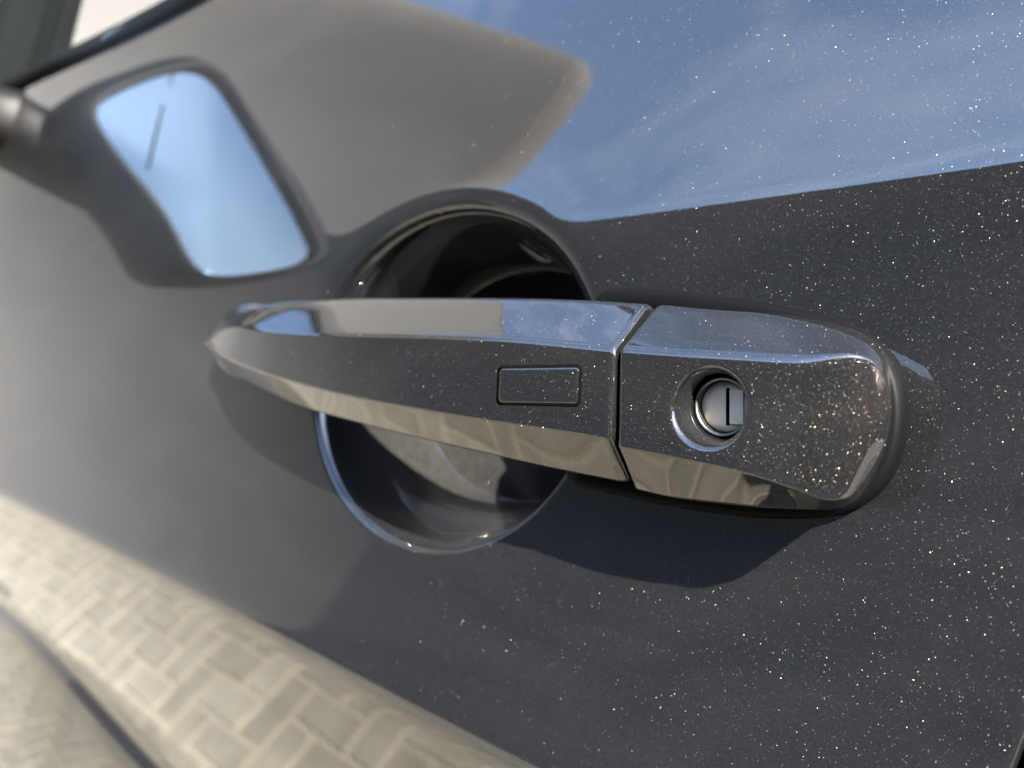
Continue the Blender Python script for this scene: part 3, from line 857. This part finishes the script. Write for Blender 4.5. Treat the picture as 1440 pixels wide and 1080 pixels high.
for oy, ln_ in ((-.028, .8), (-.010, .96), (.009, 1.0), (.027, .92)):
    k1 = pt(bp(.450, -.175 + oy, .555), .0095, pa); k2 = pt(bp(.450 + .018 * ln_, -.175 + oy, .555 - .034 * ln_), .0085, k1); pt(bp(.450 + .016 * ln_, -.175 + oy, .555 - .064 * ln_), .0070, k2)
t1 = pt(bp(.43, -.130, .555), .012, pa); pt(bp(.445, -.112, .520), .0090, t1)
me = bpy.data.meshes.new('person'); me.from_pydata(V_, E_, []); me.update()
tmp = bpy.data.objects.new('person_rig', me); C.objects.link(tmp)
sk = tmp.modifiers.new('skin', 'SKIN'); sk.use_smooth_shade = True
for i, r_ in enumerate(R_): me.skin_vertices[0].data[i].radius = r_
me.skin_vertices[0].data[0].use_root = True
sb = tmp.modifiers.new('sub', 'SUBSURF'); sb.levels = 2; sb.render_levels = 2
bpy.context.view_layer.update()
pm = bpy.data.meshes.new_from_object(tmp.evaluated_get(bpy.context.evaluated_depsgraph_get()))
bpy.data.objects.remove(tmp)
pm.name = 'person'; pm.materials.clear()
for k in ('skin', 'shirt', 'trousers', 'shoe', 'hair'): pm.materials.append(M[k])
for p in pm.polygons:
    c = p.center; d_ = Vector((c.x, c.y, 0)) - P0; fa_, fb_ = d_.dot(PF), d_.dot(PR)
    if c.z < 0.085: k = 3
    elif (fa_ > 0.42 and fb_ > 0.02 and c.z > 0.70) or (fb_ < -0.10 and fa_ > 0.26 and 0.545 < c.z < 0.66) or (fb_ < -0.09 and fa_ > 0.435 and c.z > 0.47): k = 0
    elif c.z < 0.50 or (c.z < 0.58 and fa_ > 0.22 and fb_ > -0.26): k = 2
    elif c.z > 1.125 or (c.z > 1.02 and fa_ < 0.255): k = 4
    elif c.z > 0.93: k = 0
    else: k = 1
    p.material_index = k; p.use_smooth = True
person = bpy.data.objects.new('person', pm); C.objects.link(person)
tag(person, 'person squatting in a dark red shirt and dark trousers, holding the phone', 'person')
#ENV_END

# ------------------------------------------------------------------ grit on the paint
def grit():
    oct_v = np.array([(1,0,0),(-1,0,0),(0,1,0),(0,-1,0),(0,0,1),(0,0,-1)], float)
    oct_f = np.array([(0,2,4),(2,1,4),(1,3,4),(3,0,4),(2,0,5),(1,2,5),(3,1,5),(0,3,5)])
    pts = []
    n = 0
    while n < 3600:
        x = RNG.uniform(-0.60, 0.0); z = RNG.uniform(-0.085, 0.19)
        if x < -0.3 and RNG.random() < 0.45: continue
        if x > xs_rear(z) - 0.002 or z > z_belt(x) - 0.004: continue
        q = ((x - CUP[0]) / CUP[2])**2 + ((z - CUP[1]) / CUP[3])**2
        if 0.7 < q < 1.25: continue
        pts.append((x, float(door_y(x, z)), z)); n += 1
    for _ in range(420):
        x = RNG.uniform(-0.25, XS - 0.003); t = RNG.uniform(0.08, 1.0)
        if abs(x - BTN[0]) < 0.0112 and 0.15 < t < 0.85: continue
        pts.append((x, float(yD(x) + (yC(x) - yD(x)) * t), float(zD(x) + (zC(x) - zD(x)) * t)))
    for _ in range(520):
        x = RNG.uniform(XS + 0.004, XE - 0.006); t = RNG.uniform(0.05, 0.95)
        p = (x, float(yDc(x) + (yCc(x) - yDc(x)) * t), float(zDc(x) + (zCc(x) - zDc(x)) * t))
        if math.hypot(p[0] - lx, p[2] - lz) < LR + 0.001: continue
        pts.append(p)
    pts = np.array(pts)
    r = np.clip(RNG.lognormal(math.log(0.000042), 0.45, len(pts)), 0.00002, 0.00010)
    V = (oct_v[None] * RNG.uniform(0.6, 1.3, (len(pts), 6, 1))) * r[:, None, None]
    V[:, :, 1] *= 0.6
    V = V + pts[:, None, :] + np.array([0, 0, H])
    F = (oct_f[None] + 6 * np.arange(len(pts))[:, None, None]).reshape(-1, 3)
    return mesh_obj('grit', V.reshape(-1, 3), F.tolist(), M['dust'], None, False)
tag(grit(), 'fine pale grit scattered over the paint', 'dust', kind='stuff')

# a few lint fibres caught on the handle and the door
def fibres():
    V, F = [], []
    def add(fn, n=9, r=0.000022):
        b0 = len(V)
        for k in range(n):
            p = fn(k / (n - 1))
            for a in (0, 2.1, 4.2): V.append((p[0] + r * math.cos(a), p[1] - 0.00006, p[2] + H + r * math.sin(a)))
        for k in range(n - 1):
            for j in range(3):
                F.append((b0 + 3 * k + j, b0 + 3 * k + (j + 1) % 3, b0 + 3 * k + 3 + (j + 1) % 3, b0 + 3 * k + 3 + j))
    for _ in range(9):
        x0 = RNG.uniform(-0.17, -0.082); t0 = RNG.uniform(0.05, 0.9); an = RNG.uniform(0, math.pi); l = RNG.uniform(0.001, 0.0035); c = RNG.uniform(-2, 2)
        if abs(x0 - BTN[0]) < 0.014: continue
        z0 = float(zD(x0) + (zC(x0) - zD(x0)) * t0)
        add(lambda t: (x0 + l * t * math.cos(an + c * t), face_y(x0 + l * t * math.cos(an + c * t), z0 + l * t * math.sin(an + c * t)), z0 + l * t * math.sin(an + c * t)))
    for _ in range(16):
        x0 = RNG.uniform(-0.30, -0.03); z0 = RNG.choice([RNG.uniform(0.05, 0.10), RNG.uniform(-0.08, -0.05)]); an = RNG.uniform(0, math.pi); l = RNG.uniform(0.001, 0.003); c = RNG.uniform(-2, 2)
        add(lambda t: (x0 + l * t * math.cos(an + c * t), float(skin_y(x0 + l * t * math.cos(an + c * t), z0 + l * t * math.sin(an + c * t))), z0 + l * t * math.sin(an + c * t)))
    return mesh_obj('lint', V, F, M['lint'], None, True)
tag(fibres(), 'tiny pale lint fibres caught on the handle and door', 'lint', kind='stuff')
